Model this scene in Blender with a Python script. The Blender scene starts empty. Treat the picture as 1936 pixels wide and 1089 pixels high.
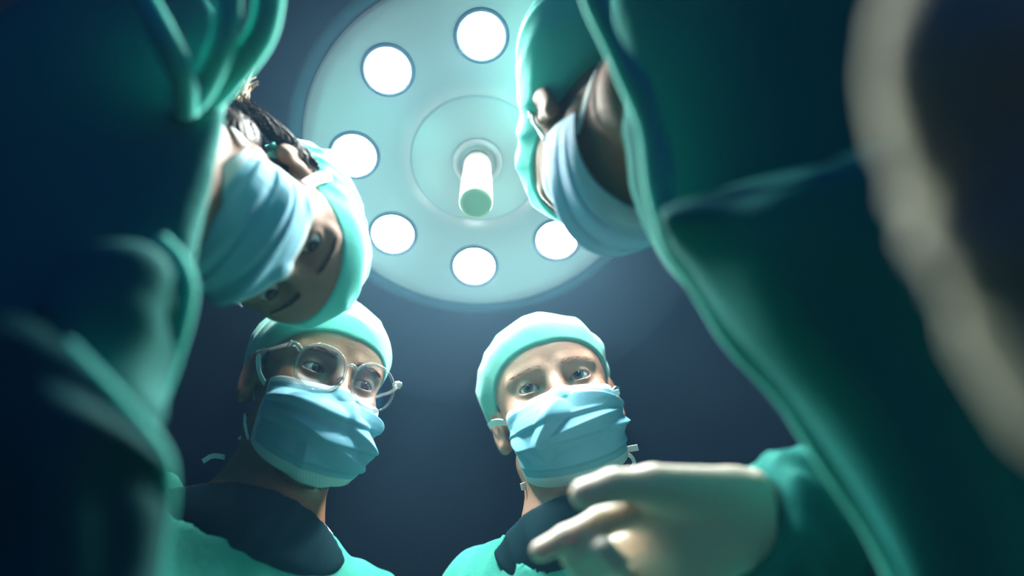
import bpy, math, random
import numpy as np
from mathutils import Matrix, Vector
rng = random.Random(7)
SC = bpy.context.scene
COL = SC.collection

# ------------------------------------------------------------------ camera, world, exposure
FPX, CX, CY = 1506.0, 968.0, 544.5
PITCH = math.radians(65)
CAMZ = 0.78
XW = np.array([1.0, 0, 0])
UW = np.array([0, -math.sin(PITCH), math.cos(PITCH)])
VW = np.array([0, math.cos(PITCH), math.sin(PITCH)])
CAMP = np.array([0, 0, CAMZ])
RC = np.stack([XW, UW, -VW], 1)            # camera axes -> world


def at(px, py, d):
    """World point seen at pixel (px, py) of the photograph, d metres in front of the lens."""
    return CAMP + XW * ((px - CX) / FPX * d) + UW * ((CY - py) / FPX * d) + VW * d


cd = bpy.data.cameras.new('camera')
cam = bpy.data.objects.new('camera', cd)
COL.objects.link(cam)
cam.location = CAMP
cam.rotation_euler = (math.pi / 2 + PITCH, 0, 0)
cd.sensor_width = 36
cd.lens = FPX / 1936 * 36
cd.clip_start = 0.01
cd.dof.use_dof = True
cd.dof.focus_distance = 0.97
cd.dof.aperture_fstop = 1.25
SC.camera = cam
w = bpy.data.worlds.new('world')
SC.world = w
w.use_nodes = True
w.node_tree.nodes['Background'].inputs[0].default_value = (0.003, 0.023, 0.10, 1)
w.node_tree.nodes['Background'].inputs[1].default_value = 3.0  # navy fill added for the shadows, enters past the missing back wall
vs = SC.view_settings
vs.view_transform = 'Standard'
vs.look = 'None'
vs.exposure = 0.0
vs.gamma = 1.0
vs.use_curve_mapping = False
LAMP_POWER = 460.0
HAZE = 0.024
HAZE_GLARE = ((0.34, 0.024), (0.62, 0.026))
SC.cycles.use_denoising = True
SC.cycles.volume_bounces = 0
SC.cycles.max_bounces = 6
SC.cycles.use_adaptive_sampling = True
SC.cycles.adaptive_threshold = 0.1
SC.cycles.caustics_reflective = False
SC.cycles.caustics_refractive = False
SC.cycles.sample_clamp_indirect = 4.0

# ------------------------------------------------------------------ materials


def mat(name, color, rough=0.7, spec=0.3, sss=0.0, sss_rad=(0.02, 0.02, 0.02), noise=None, bump=None,
        weave=None, sheen=0.0, trans=0.0, metallic=0.0):
    m = bpy.data.materials.new(name)
    m.use_nodes = True
    nt = m.node_tree
    b = nt.nodes['Principled BSDF']
    b.inputs['Base Color'].default_value = (*color, 1)
    b.inputs['Roughness'].default_value = rough
    b.inputs['Specular IOR Level'].default_value = spec
    b.inputs['Metallic'].default_value = metallic
    if sss:
        b.inputs['Subsurface Weight'].default_value = sss
        b.inputs['Subsurface Radius'].default_value = sss_rad
        b.inputs['Subsurface Scale'].default_value = 1.0
    if sheen:
        b.inputs['Sheen Weight'].default_value = sheen
    tc = nt.nodes.new('ShaderNodeTexCoord')
    if noise:                       # (scale, amount)
        n = nt.nodes.new('ShaderNodeTexNoise')
        n.inputs['Scale'].default_value = noise[0]
        n.inputs['Detail'].default_value = 5
        nt.links.new(tc.outputs['Object'], n.inputs['Vector'])
        mx = nt.nodes.new('ShaderNodeMix')
        mx.data_type = 'RGBA'
        mx.inputs['A'].default_value = tuple(c * (1 - noise[1]) for c in color) + (1,)
        mx.inputs['B'].default_value = tuple(min(1, c * (1 + noise[1])) for c in color) + (1,)
        nt.links.new(n.outputs['Fac'], mx.inputs['Factor'])
        nt.links.new(mx.outputs['Result'], b.inputs['Base Color'])
    if bump:                        # (scale, strength, distance)
        n = nt.nodes.new('ShaderNodeTexNoise')
        n.inputs['Scale'].default_value = bump[0]
        n.inputs['Detail'].default_value = 4
        nt.links.new(tc.outputs['Object'], n.inputs['Vector'])
        bp = nt.nodes.new('ShaderNodeBump')
        bp.inputs['Strength'].default_value = bump[1]
        bp.inputs['Distance'].default_value = bump[2]
        nt.links.new(n.outputs['Fac'], bp.inputs['Height'])
        nt.links.new(bp.outputs['Normal'], b.inputs['Normal'])
    if trans:
        t = nt.nodes.new('ShaderNodeBsdfTranslucent')
        t.inputs[0].default_value = (*color, 1)
        ms = nt.nodes.new('ShaderNodeMixShader')
        ms.inputs[0].default_value = trans
        nt.links.new(b.outputs[0], ms.inputs[1])
        nt.links.new(t.outputs[0], ms.inputs[2])
        nt.links.new(ms.outputs[0], nt.nodes['Material Output'].inputs['Surface'])
    return m


def emission(name, color, strength):
    m = bpy.data.materials.new(name)
    m.use_nodes = True
    nt = m.node_tree
    nt.nodes.remove(nt.nodes['Principled BSDF'])
    e = nt.nodes.new('ShaderNodeEmission')
    e.inputs[0].default_value = (*color, 1)
    e.inputs[1].default_value = strength
    nt.links.new(e.outputs[0], nt.nodes['Material Output'].inputs['Surface'])
    return m


def eye_material(name, iris):
    m = bpy.data.materials.new(name)
    m.use_nodes = True
    nt = m.node_tree
    b = nt.nodes['Principled BSDF']
    b.inputs['Roughness'].default_value = 0.06
    tc = nt.nodes.new('ShaderNodeTexCoord')
    sx = nt.nodes.new('ShaderNodeSeparateXYZ')
    nt.links.new(tc.outputs['Object'], sx.inputs[0])
    nr = nt.nodes.new('ShaderNodeMath')
    nr.operation = 'DIVIDE'
    nr.inputs[1].default_value = 0.0125
    nt.links.new(sx.outputs['Y'], nr.inputs[0])
    cr = nt.nodes.new('ShaderNodeValToRGB')
    el = cr.color_ramp.elements
    el[0].position = 0.0
    el[0].color = (0.45, 0.33, 0.3, 1)
    el[1].position = 0.80
    el[1].color = (0.56, 0.55, 0.54, 1)
    for p, c in ((0.865, tuple(x * 0.35 for x in iris)), (0.90, iris), (0.965, tuple(x * 0.7 for x in iris)), (0.978, (0.004, 0.004, 0.006))):
        e = el.new(p)
        e.color = (*c, 1)
    nt.links.new(nr.outputs[0], cr.inputs[0])
    nt.links.new(cr.outputs[0], b.inputs['Base Color'])
    return m


def mask_material(name, body, edge):
    """Surgical mask fabric: blue body, paler binding with rows of pressed dots along its edges (UV = the mask's own cloth)."""
    m = bpy.data.materials.new(name)
    m.use_nodes = True
    nt = m.node_tree
    L = nt.links.new
    b = nt.nodes['Principled BSDF']
    b.inputs['Roughness'].default_value = 0.75
    b.inputs['Specular IOR Level'].default_value = 0.25
    uv = nt.nodes.new('ShaderNodeUVMap')
    sp = nt.nodes.new('ShaderNodeSeparateXYZ')
    L(uv.outputs[0], sp.inputs[0])

    def M(op, a, bb=None, c=None):
        n = nt.nodes.new('ShaderNodeMath')
        n.operation = op
        for i, x in enumerate((a, bb, c)):
            if x is None:
                continue
            if isinstance(x, (int, float)):
                n.inputs[i].default_value = x
            else:
                L(x, n.inputs[i])
        return n.outputs[0]
    du = M('MINIMUM', sp.outputs['X'], M('SUBTRACT', 1, sp.outputs['X']))
    dv = M('MINIMUM', sp.outputs['Y'], M('SUBTRACT', 1, sp.outputs['Y']))
    band = M('MAXIMUM', M('LESS_THAN', du, 0.055), M('LESS_THAN', dv, 0.075))
    # dots: a fine lattice in the band
    dx = M('SINE', M('MULTIPLY', sp.outputs['X'], 2 * math.pi * 60))
    dy = M('SINE', M('MULTIPLY', sp.outputs['Y'], 2 * math.pi * 40))
    dots = M('MULTIPLY', M('GREATER_THAN', M('MULTIPLY', dx, dy), 0.25), band)
    mx = nt.nodes.new('ShaderNodeMix')
    mx.data_type = 'RGBA'
    mx.inputs['A'].default_value = (*body, 1)
    mx.inputs['B'].default_value = (*edge, 1)
    L(band, mx.inputs['Factor'])
    mx2 = nt.nodes.new('ShaderNodeMix')
    mx2.data_type = 'RGBA'
    L(mx.outputs['Result'], mx2.inputs['A'])
    mx2.inputs['B'].default_value = tuple(x * 0.62 for x in edge) + (1,)
    L(M('MULTIPLY', dots, 0.7), mx2.inputs['Factor'])
    L(mx2.outputs['Result'], b.inputs['Base Color'])
    tc = nt.nodes.new('ShaderNodeTexCoord')
    n = nt.nodes.new('ShaderNodeTexNoise')
    n.inputs['Scale'].default_value = 420
    L(tc.outputs['Object'], n.inputs['Vector'])
    bp = nt.nodes.new('ShaderNodeBump')
    bp.inputs['Strength'].default_value = 0.15
    bp.inputs['Distance'].default_value = 0.001
    hs = M('SUBTRACT', n.outputs['Fac'], M('MULTIPLY', dots, 1.0))
    L(hs, bp.inputs['Height'])
    L(bp.outputs['Normal'], b.inputs['Normal'])
    t = nt.nodes.new('ShaderNodeBsdfTranslucent')
    L(mx2.outputs['Result'], t.inputs[0])
    ms = nt.nodes.new('ShaderNodeMixShader')
    ms.inputs[0].default_value = 0.22
    L(b.outputs[0], ms.inputs[1])
    L(t.outputs[0], ms.inputs[2])
    L(ms.outputs[0], nt.nodes['Material Output'].inputs['Surface'])
    return m


def clear_mat(name, tint, rough, gloss):
    m = bpy.data.materials.new(name)
    m.use_nodes = True
    nt = m.node_tree
    nt.nodes.remove(nt.nodes['Principled BSDF'])
    t = nt.nodes.new('ShaderNodeBsdfTransparent')
    t.inputs[0].default_value = (*tint, 1)
    g = nt.nodes.new('ShaderNodeBsdfGlossy')
    g.inputs[1].default_value = rough
    g.inputs[0].default_value = (*gloss, 1)
    fr = nt.nodes.new('ShaderNodeFresnel')
    fr.inputs[0].default_value = 1.55
    ms = nt.nodes.new('ShaderNodeMixShader')
    nt.links.new(fr.outputs[0], ms.inputs[0])
    nt.links.new(t.outputs[0], ms.inputs[1])
    nt.links.new(g.outputs[0], ms.inputs[2])
    nt.links.new(ms.outputs[0], nt.nodes['Material Output'].inputs['Surface'])
    return m


SSR = (0.010, 0.014, 0.014)
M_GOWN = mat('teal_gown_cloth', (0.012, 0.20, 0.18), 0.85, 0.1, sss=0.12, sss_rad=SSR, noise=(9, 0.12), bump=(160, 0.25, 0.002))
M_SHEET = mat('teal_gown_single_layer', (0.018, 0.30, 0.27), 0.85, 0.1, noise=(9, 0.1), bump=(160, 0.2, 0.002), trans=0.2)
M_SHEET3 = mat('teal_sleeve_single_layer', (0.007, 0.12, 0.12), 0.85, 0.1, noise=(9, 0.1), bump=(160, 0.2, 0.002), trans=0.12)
M_RIMLIT = mat('painted_lit_teal_cloth', (0.10, 0.56, 0.47), 0.85, 0.1, sss=0.6, sss_rad=(0.010, 0.014, 0.014))  # gown teal made brighter to paint in light on folds and edges
M_GOWN2 = mat('light_teal_gown_cloth', (0.042, 0.34, 0.275), 0.85, 0.1, noise=(12, 0.12), bump=(140, 0.3, 0.003), sheen=0.1)
M_COLLAR = mat('dark_teal_collar_and_shade', (0.004, 0.030, 0.042), 0.85, 0.1, noise=(14, 0.1), bump=(200, 0.2, 0.001))
M_CAP = mat('mint_cap_cloth', (0.12, 0.38, 0.33), 0.8, 0.12, noise=(16, 0.08), bump=(220, 0.2, 0.0012), sheen=0.1, sss=0.25, sss_rad=(0.006, 0.008, 0.008))
M_CAP3 = mat('sheer_mint_cap_cloth', (0.13, 0.55, 0.48), 0.8, 0.12, noise=(16, 0.08), bump=(220, 0.2, 0.0012), sss=0.7, sss_rad=(0.012, 0.016, 0.016))
M_MASK = mask_material('blue_mask_fabric', (0.19, 0.47, 0.60), (0.66, 0.80, 0.83))
M_MASK2 = mask_material('pale_mask_fabric', (0.30, 0.52, 0.70), (0.45, 0.66, 0.78))
M_TIE = mat('white_mask_tie', (0.75, 0.8, 0.8), 0.7, 0.2)
M_SKIN1 = mat('tan_skin', (0.22, 0.105, 0.06), 0.42, 0.4, sss=0.12, sss_rad=(0.006, 0.003, 0.0015), noise=(60, 0.12), bump=(380, 0.25, 0.001))
M_SKIN2 = mat('fair_skin', (0.38, 0.21, 0.15), 0.42, 0.4, sss=0.15, sss_rad=(0.007, 0.003, 0.0015), noise=(60, 0.1), bump=(380, 0.25, 0.001))
M_SKIN3 = mat('light_skin', (0.25, 0.14, 0.10), 0.62, 0.12, sss=0.15, sss_rad=(0.007, 0.003, 0.0015), noise=(60, 0.08))
M_HAIR = mat('dark_hair', (0.018, 0.014, 0.012), 0.45, 0.4)
M_HAIRB = mat('brown_hair', (0.016, 0.008, 0.004), 0.55, 0.15)
M_BROW2 = mat('brown_brow', (0.20, 0.12, 0.08), 0.5, 0.3)
M_BLOND = mat('light_brown_hair', (0.30, 0.18, 0.07), 0.4, 0.5)
M_EYE1 = eye_material('dark_brown_eye', (0.05, 0.03, 0.02))
M_EYE2 = eye_material('grey_eye', (0.10, 0.13, 0.14))
M_ACRYL = clear_mat('clear_acrylic', (0.92, 0.95, 0.94), 0.05, (1, 1, 1))
_n = M_ACRYL.node_tree
_df = _n.nodes.new('ShaderNodeBsdfDiffuse')
_df.inputs[0].default_value = (0.8, 0.86, 0.84, 1)
_mx = _n.nodes.new('ShaderNodeMixShader')
_mx.inputs[0].default_value = 0.09
_old = _n.nodes['Material Output'].inputs['Surface'].links[0].from_socket
_n.links.new(_old, _mx.inputs[1])
_n.links.new(_df.outputs[0], _mx.inputs[2])
_n.links.new(_mx.outputs[0], _n.nodes['Material Output'].inputs['Surface'])
M_LENS = clear_mat('coated_lens', (0.93, 0.95, 0.98), 0.02, (0.45, 0.6, 1.0))
M_METAL = mat('hinge_metal', (0.6, 0.6, 0.6), 0.3, 0.5, metallic=1.0)
M_GLOVE = mat('cream_latex', (0.74, 0.66, 0.56), 0.5, 0.3, sss=0.5, sss_rad=(0.012, 0.009, 0.007), bump=(60, 0.12, 0.002))
M_WHITE = mat('white_cotton', (0.7, 0.72, 0.7), 0.85, 0.1)
M_LAMPFACE = mat('lamp_cover', (0.25, 0.155, 0.16), 0.4, 0.4)
_p = M_LAMPFACE.node_tree.nodes['Principled BSDF']
_p.inputs['Emission Color'].default_value = (0.8, 0.95, 1.0, 1)
_p.inputs['Emission Strength'].default_value = 0.06
M_LAMPHOUSE = mat('lamp_housing', (0.025, 0.035, 0.05), 0.85, 0.05)
M_HANDLE = mat('lamp_handle', (0.27, 0.24, 0.18), 0.5, 0.3, sss=0.2, sss_rad=(0.02, 0.02, 0.015))
M_LENSLIT = emission('lit_lamp_lens', (0.92, 1.0, 0.97), LAMP_POWER)
M_WALL = mat('dark_blue_wall', (0.012, 0.055, 0.15), 0.9, 0.1, noise=(1.2, 0.15))
M_CEIL = mat('dark_blue_ceiling', (0.012, 0.055, 0.15), 0.9, 0.1, noise=(1.0, 0.1))
M_FLOOR = mat('grey_floor', (0.05, 0.07, 0.09), 0.6, 0.3, noise=(3, 0.1))
M_DRAPE = mat('cream_drape_cloth', (0.56, 0.53, 0.40), 0.85, 0.1, noise=(10, 0.1), sss=0.4, sss_rad=(0.02, 0.02, 0.02))
M_PAD = mat('black_table_pad', (0.02, 0.025, 0.03), 0.6, 0.3)
M_STEEL = mat('brushed_steel', (0.5, 0.52, 0.54), 0.35, 0.5, metallic=1.0)

# ------------------------------------------------------------------ objects


def link(name, verts, faces, m, parent=None, smooth=True, base=None, uvs=None):
    """One mesh object; world-space vertices, stored relative to the parent's base point."""
    verts = np.asarray(verts, dtype=np.float64)
    off = np.array(parent.location) if parent is not None and base is None else (np.array(base) if base is not None else np.zeros(3))
    me = bpy.data.meshes.new(name)
    v = verts - off
    if isinstance(faces, np.ndarray):
        k = faces.shape[1]
        me.vertices.add(len(v))
        me.vertices.foreach_set('co', v.astype(np.float32).ravel())
        me.loops.add(faces.size)
        me.loops.foreach_set('vertex_index', faces.astype(np.int32).ravel())
        me.polygons.add(len(faces))
        me.polygons.foreach_set('loop_start', np.arange(0, faces.size, k, dtype=np.int32))
        me.update(calc_edges=True)
        me.validate()
    else:
        me.from_pydata([tuple(x) for x in v], [], faces)
        me.update()
    if uvs is not None:
        lay = me.uv_layers.new(name='UVMap')
        vi = np.zeros(len(me.loops), dtype=np.int32)
        me.loops.foreach_get('vertex_index', vi)
        lay.data.foreach_set('uv', np.asarray(uvs, dtype=np.float32)[vi].ravel())
    if smooth:
        me.polygons.foreach_set('use_smooth', np.ones(len(me.polygons), dtype=bool))
    me.materials.append(m)
    o = bpy.data.objects.new(name, me)
    COL.objects.link(o)
    if parent is not None:
        o.parent = parent
    if base is not None:
        o.location = base
        if parent is not None:
            o.location = Vector(base) - parent.location
    return o


def thing(name, label, cat, loc, group=None):
    o = bpy.data.objects.new(name, None)
    o.empty_display_size = 0.1
    COL.objects.link(o)
    o.location = loc
    o['label'] = label
    o['category'] = cat
    if group:
        o['group'] = group
    bpy.context.view_layer.update()
    return o


def structure(o):
    o['kind'] = 'structure'
    return o


# ------------------------------------------------------------------ signed-distance modelling
def ell(P, c, r):
    r = np.asarray(r, np.float32)
    q = P - np.asarray(c, np.float32)
    k0 = np.sqrt(np.sum((q / r) ** 2, 1)) + 1e-9
    k1 = np.sqrt(np.sum((q / (r * r)) ** 2, 1)) + 1e-9
    return k0 * (k0 - 1) / k1


def sph(P, c, r):
    return np.sqrt(np.sum((P - np.asarray(c, np.float32)) ** 2, 1)) - r


def cone(P, a, b, r1, r2):
    a = np.asarray(a, np.float32)
    b = np.asarray(b, np.float32)
    d = b - a
    h = np.clip(((P - a) @ d) / max(1e-9, float(d @ d)), 0, 1)
    return np.sqrt(np.sum((P - a - h[:, None] * d) ** 2, 1)) - (r1 + (r2 - r1) * h)


def su(a, b, k):
    h = np.maximum(k - np.abs(a - b), 0) / k
    return np.minimum(a, b) - h * h * k * 0.25


def ss(a, b, k):                      # a minus b
    h = np.maximum(k - np.abs(-b - a), 0) / k
    return np.maximum(a, -b) + h * h * k * 0.25


def si(a, b, k):
    h = np.maximum(k - np.abs(a - b), 0) / k
    return np.maximum(a, b) + h * h * k * 0.25


def axis(*segs):
    out = []
    for a, b, s in segs:
        n = max(1, int(round((b - a) / s)))
        out += list(np.linspace(a, b, n, endpoint=False))
    out.append(segs[-1][1])
    return np.array(out, np.float32)


def nets(f, xs, ys, zs, B=8):
    """Surface nets over a rectilinear grid, evaluating only blocks near the surface."""
    nx, ny, nz = len(xs), len(ys), len(zs)
    D = np.empty((nx, ny, nz), np.float32)
    st = [list(range(0, n, B)) for n in (nx, ny, nz)]
    cen, hd, idx = [], [], []
    for i in st[0]:
        for j in st[1]:
            for k in st[2]:
                a = (xs[i], ys[j], zs[k])
                e = (min(i + B, nx), min(j + B, ny), min(k + B, nz))
                b = (xs[e[0] - 1], ys[e[1] - 1], zs[e[2] - 1])
                cen.append([(p + q) / 2 for p, q in zip(a, b)])
                hd.append(math.dist(a, b) / 2)
                idx.append((i, e[0], j, e[1], k, e[2]))
    cen = np.array(cen, np.float32)
    d0 = f(cen)
    near = np.abs(d0) < np.array(hd) * 1.5 + 0.012
    buf, info = [], []

    def flush():
        if not buf:
            return
        d = f(np.concatenate(buf))
        o = 0
        for (i0, i1, j0, j1, k0, k1) in info:
            n = (i1 - i0) * (j1 - j0) * (k1 - k0)
            D[i0:i1, j0:j1, k0:k1] = d[o:o + n].reshape(i1 - i0, j1 - j0, k1 - k0)
            o += n
        buf.clear()
        info.clear()
    tot = 0
    for q, (i0, i1, j0, j1, k0, k1) in enumerate(idx):
        if not near[q]:
            D[i0:i1, j0:j1, k0:k1] = d0[q]
            continue
        g = np.stack(np.meshgrid(xs[i0:i1], ys[j0:j1], zs[k0:k1], indexing='ij'), -1).reshape(-1, 3)
        buf.append(g)
        info.append((i0, i1, j0, j1, k0, k1))
        tot += len(g)
        if tot > 300000:
            flush()
            tot = 0
    flush()
    S = D < 0
    acc = np.zeros((nx - 1, ny - 1, nz - 1, 3), np.float32)
    cnt = np.zeros((nx - 1, ny - 1, nz - 1), np.float32)
    A = (xs, ys, zs)
    for ax in range(3):
        lo = [slice(None)] * 3
        hi = [slice(None)] * 3
        lo[ax] = slice(0, -1)
        hi[ax] = slice(1, None)
        I = np.argwhere(S[tuple(lo)] != S[tuple(hi)])
        if len(I) == 0:
            continue
        J = I.copy()
        J[:, ax] += 1
        d1 = D[I[:, 0], I[:, 1], I[:, 2]]
        d2 = D[J[:, 0], J[:, 1], J[:, 2]]
        t = d1 / (d1 - d2)
        p = np.stack([A[c][I[:, c]] for c in range(3)], 1)
        p[:, ax] += t * (A[ax][J[:, ax]] - A[ax][I[:, ax]])
        o = [c for c in range(3) if c != ax]
        for u in (0, -1):
            for v in (0, -1):
                K = I.copy()
                K[:, o[0]] += u
                K[:, o[1]] += v
                ok = (K[:, o[0]] >= 0) & (K[:, o[1]] >= 0) & (K[:, o[0]] < acc.shape[o[0]]) & (K[:, o[1]] < acc.shape[o[1]])
                Kk = K[ok]
                np.add.at(acc, (Kk[:, 0], Kk[:, 1], Kk[:, 2]), p[ok])
                np.add.at(cnt, (Kk[:, 0], Kk[:, 1], Kk[:, 2]), 1)
    on = cnt > 0
    ids = np.full(cnt.shape, -1, np.int64)
    ids[on] = np.arange(on.sum())
    V = acc[on] / cnt[on][:, None]
    F = []
    for ax in range(3):
        o = [c for c in range(3) if c != ax]
        lo = [slice(None)] * 3
        hi = [slice(None)] * 3
        lo[ax] = slice(0, -1)
        hi[ax] = slice(1, None)
        I = np.argwhere(S[tuple(lo)] != S[tuple(hi)])
        if len(I) == 0:
            continue
        ok = (I[:, o[0]] > 0) & (I[:, o[1]] > 0) & (I[:, o[0]] < ids.shape[o[0]]) & (I[:, o[1]] < ids.shape[o[1]])
        I = I[ok]
        s = S[I[:, 0], I[:, 1], I[:, 2]]
        q = []
        for (u, v) in ((-1, -1), (0, -1), (0, 0), (-1, 0)):
            K = I.copy()
            K[:, o[0]] += u
            K[:, o[1]] += v
            q.append(ids[K[:, 0], K[:, 1], K[:, 2]])
        q = np.stack(q, 1)
        flip = s if ax != 1 else ~s
        q[~flip] = q[~flip][:, ::-1]
        F.append(q)
    F = np.concatenate(F)
    F = F[(F >= 0).all(1)]
    return V.astype(np.float64), F


class Frame:
    """A rigid local frame (columns r, f, u) at origin t, in world space."""

    def __init__(self, R, t):
        self.R, self.t = np.asarray(R, np.float64), np.asarray(t, np.float64)

    def w(self, p):
        return np.asarray(p, np.float64) @ self.R.T + self.t

    def l(self, p):
        return (np.asarray(p, np.float64) - self.t) @ self.R


def ortho(f, u):
    f = np.array(f, float)
    u = np.array(u, float)
    u /= np.linalg.norm(u)
    f -= u * (f @ u)
    f /= np.linalg.norm(f)
    return np.stack([np.cross(f, u), f, u], 1)


def head_frame(Rcam, px, py, d):
    R = np.array(Rcam, float)
    u_, _, v_ = np.linalg.svd(R)
    return Frame(RC @ (u_ @ v_), at(px, py, d))


def sgn(k):
    return (-1, 1)[k]


def skull(P):
    d = ell(P, (0, -0.012, 0.033), (0.075, 0.098, 0.085))
    return su(d, ell(P, (0, 0.028, 0.042), (0.064, 0.062, 0.055)), 0.03)


def head(P, lid=0.0055, chin=1.0):
    d = skull(P)
    d = su(d, ell(P, (0, 0.03, -0.035), (0.061, 0.058, 0.086)), 0.03)
    d = su(d, ell(P, (0, 0.05, -0.078), (0.043, 0.042, 0.036)), 0.03)
    d = su(d, sph(P, (0, 0.078, -0.104), 0.018), 0.03)
    X = P.copy()
    X[:, 0] = np.abs(X[:, 0])
    d = su(d, cone(X, (0.052, 0.0, -0.066), (0.012, 0.078, -0.106), 0.015, 0.014), 0.025)
    d = su(d, sph(X, (0.043, 0.062, -0.028), 0.018), 0.025)
    d = ss(d, ell(X, (0.033, 0.099, 0.001), (0.0215, 0.0225, 0.0145)), 0.016)
    d = su(d, cone(X, (0.014, 0.084, 0.0165), (0.047, 0.070, 0.0175), 0.0085, 0.007), 0.012)
    nose = cone(P, (0, 0.086, 0.006), (0, 0.108, -0.036), 0.006, 0.0105)
    nose = su(nose, sph(X, (0.0125, 0.099, -0.042), 0.0085), 0.008)
    d = su(d, nose, 0.014)
    # eyelids around the eyeball, opened by an almond slit
    lids = sph(X, (0.032, 0.0715, 0.0), 0.0146)
    d = su(d, lids, 0.006)
    slit = ell(X, (0.032, 0.090, -0.0008), (0.0142, 0.024, lid))
    d = ss(d, slit, 0.0016)
    # lips
    lip = cone(X, (0.0, 0.098, -0.066), (0.022, 0.088, -0.068), 0.006, 0.003)
    lip = np.minimum(lip, cone(X, (0.0, 0.097, -0.077), (0.018, 0.088, -0.074), 0.0065, 0.003))
    d = su(d, lip, 0.006)
    # ears
    c, s = math.cos(0.35), math.sin(0.35)
    q = X - np.array((0.079, -0.012, -0.008), np.float32)
    q2 = np.stack([q[:, 0] * c + q[:, 1] * s, -q[:, 0] * s + q[:, 1] * c, q[:, 2] - 0.12 * q[:, 1]], 1).astype(np.float32)
    ear = ell(q2, (0, 0, 0), (0.007, 0.019, 0.033))
    ear = ss(ear, ell(q2, (0.008, 0.002, 0.004), (0.0065, 0.0115, 0.022)), 0.004)
    ear = su(ear, sph(q2, (0.0, 0.006, -0.027), 0.0075), 0.006)
    ear = su(ear, cone(q2, (-0.004, 0.008, -0.004), (-0.010, 0.012, 0.0), 0.008, 0.012), 0.008)
    return su(d, ear, 0.006)


def waves(P, comps):
    """Cloth folds: sums of warped ridges, comps = (direction, wavelength, height, warp)."""
    o = np.zeros(len(P), np.float32)
    for (dx, dy, dz), wl, h, wp in comps:
        k = 2 * math.pi / wl
        ph = (P[:, 0] * dx + P[:, 1] * dy + P[:, 2] * dz) * k
        ph = ph + wp * np.sin(P[:, 1] * k * 0.37 + P[:, 0] * k * 0.21 + 1.3) + wp * 0.7 * np.sin(P[:, 2] * k * 0.29 - P[:, 0] * k * 0.33)
        s = np.sin(ph)
        env = 0.55 + 0.45 * np.sin(P[:, 0] * k * 0.17 + P[:, 1] * k * 0.23 - P[:, 2] * k * 0.19 + wl * 40)
        o += h * env * (1 - 2 * np.abs(s)) ** 1
    return o


def ribbon(pts, nrm, width, thick, close=False):
    """Flat band through pts; nrm = outward normals."""
    pts = np.asarray(pts, float)
    n = len(pts)
    T = np.gradient(pts, axis=0)
    T /= np.linalg.norm(T, axis=1)[:, None] + 1e-12
    N = np.asarray(nrm, float)
    Bn = np.cross(T, N)
    Bn /= np.linalg.norm(Bn, axis=1)[:, None] + 1e-12
    N = np.cross(Bn, T)
    V, Fc = [], []
    for i in range(n):
        for (a, b) in ((-1, -1), (1, -1), (1, 1), (-1, 1)):
            V.append(pts[i] + Bn[i] * a * width / 2 + N[i] * b * thick / 2)
    for i in range(n - 1):
        for k in range(4):
            Fc.append((i * 4 + k, i * 4 + (k + 1) % 4, (i + 1) * 4 + (k + 1) % 4, (i + 1) * 4 + k))
    Fc.append((0, 3, 2, 1))
    Fc.append(((n - 1) * 4, (n - 1) * 4 + 1, (n - 1) * 4 + 2, (n - 1) * 4 + 3))
    return np.array(V), Fc


def spline(pts, n=24):
    pts = np.asarray(pts, float)
    m = len(pts)
    out = []
    P = np.concatenate([[2 * pts[0] - pts[1]], pts, [2 * pts[-1] - pts[-2]]])
    for i in range(m - 1):
        p0, p1, p2, p3 = P[i:i + 4]
        for t in np.linspace(0, 1, n, endpoint=False):
            out.append(0.5 * ((2 * p1) + (p2 - p0) * t + (2 * p0 - 5 * p1 + 4 * p2 - p3) * t * t + (3 * p1 - p0 - 3 * p2 + p3) * t ** 3))
    out.append(pts[-1])
    return np.array(out)


def tube(pts, r, seg=10, closed=False):
    pts = np.asarray(pts, float)
    n = len(pts)
    rr = r if hasattr(r, '__len__') else [r] * n
    if closed:
        T = np.roll(pts, -1, 0) - np.roll(pts, 1, 0)
    else:
        T = np.gradient(pts, axis=0)
    T /= np.linalg.norm(T, axis=1)[:, None] + 1e-12
    a = np.array([0.31, 0.57, 0.76])
    V, Fc = [], []
    prev = np.cross(T[0], a)
    for i in range(n):
        prev = prev - T[i] * (prev @ T[i])
        prev /= np.linalg.norm(prev)
        b = np.cross(T[i], prev)
        for k in range(seg):
            t = 2 * math.pi * k / seg
            V.append(pts[i] + rr[i] * (math.cos(t) * prev + math.sin(t) * b))
    for i in range(n if closed else n - 1):
        j = (i + 1) % n
        for k in range(seg):
            k2 = (k + 1) % seg
            Fc.append((i * seg + k, i * seg + k2, j * seg + k2, j * seg + k))
    if not closed:
        Fc.append(tuple(reversed(range(seg))))
        Fc.append(tuple((n - 1) * seg + k for k in range(seg)))
    return np.array(V), Fc


def merge(parts):
    V, Fc, o = [], [], 0
    for v, f in parts:
        V.append(np.asarray(v))
        Fc += [tuple(i + o for i in q) for q in f]
        o += len(v)
    return np.concatenate(V), Fc


def lathe(prof, seg=96):
    """Profile of (radius, z) turned about z."""
    V, Fc = [], []
    n = len(prof)
    for i in range(seg):
        t = 2 * math.pi * i / seg
        for (r, z) in prof:
            V.append((r * math.cos(t), r * math.sin(t), z))
    for i in range(seg):
        j = (i + 1) % seg
        for k in range(n - 1):
            Fc.append((i * n + k, j * n + k, j * n + k + 1, i * n + k + 1))
    return np.array(V), Fc


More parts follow.
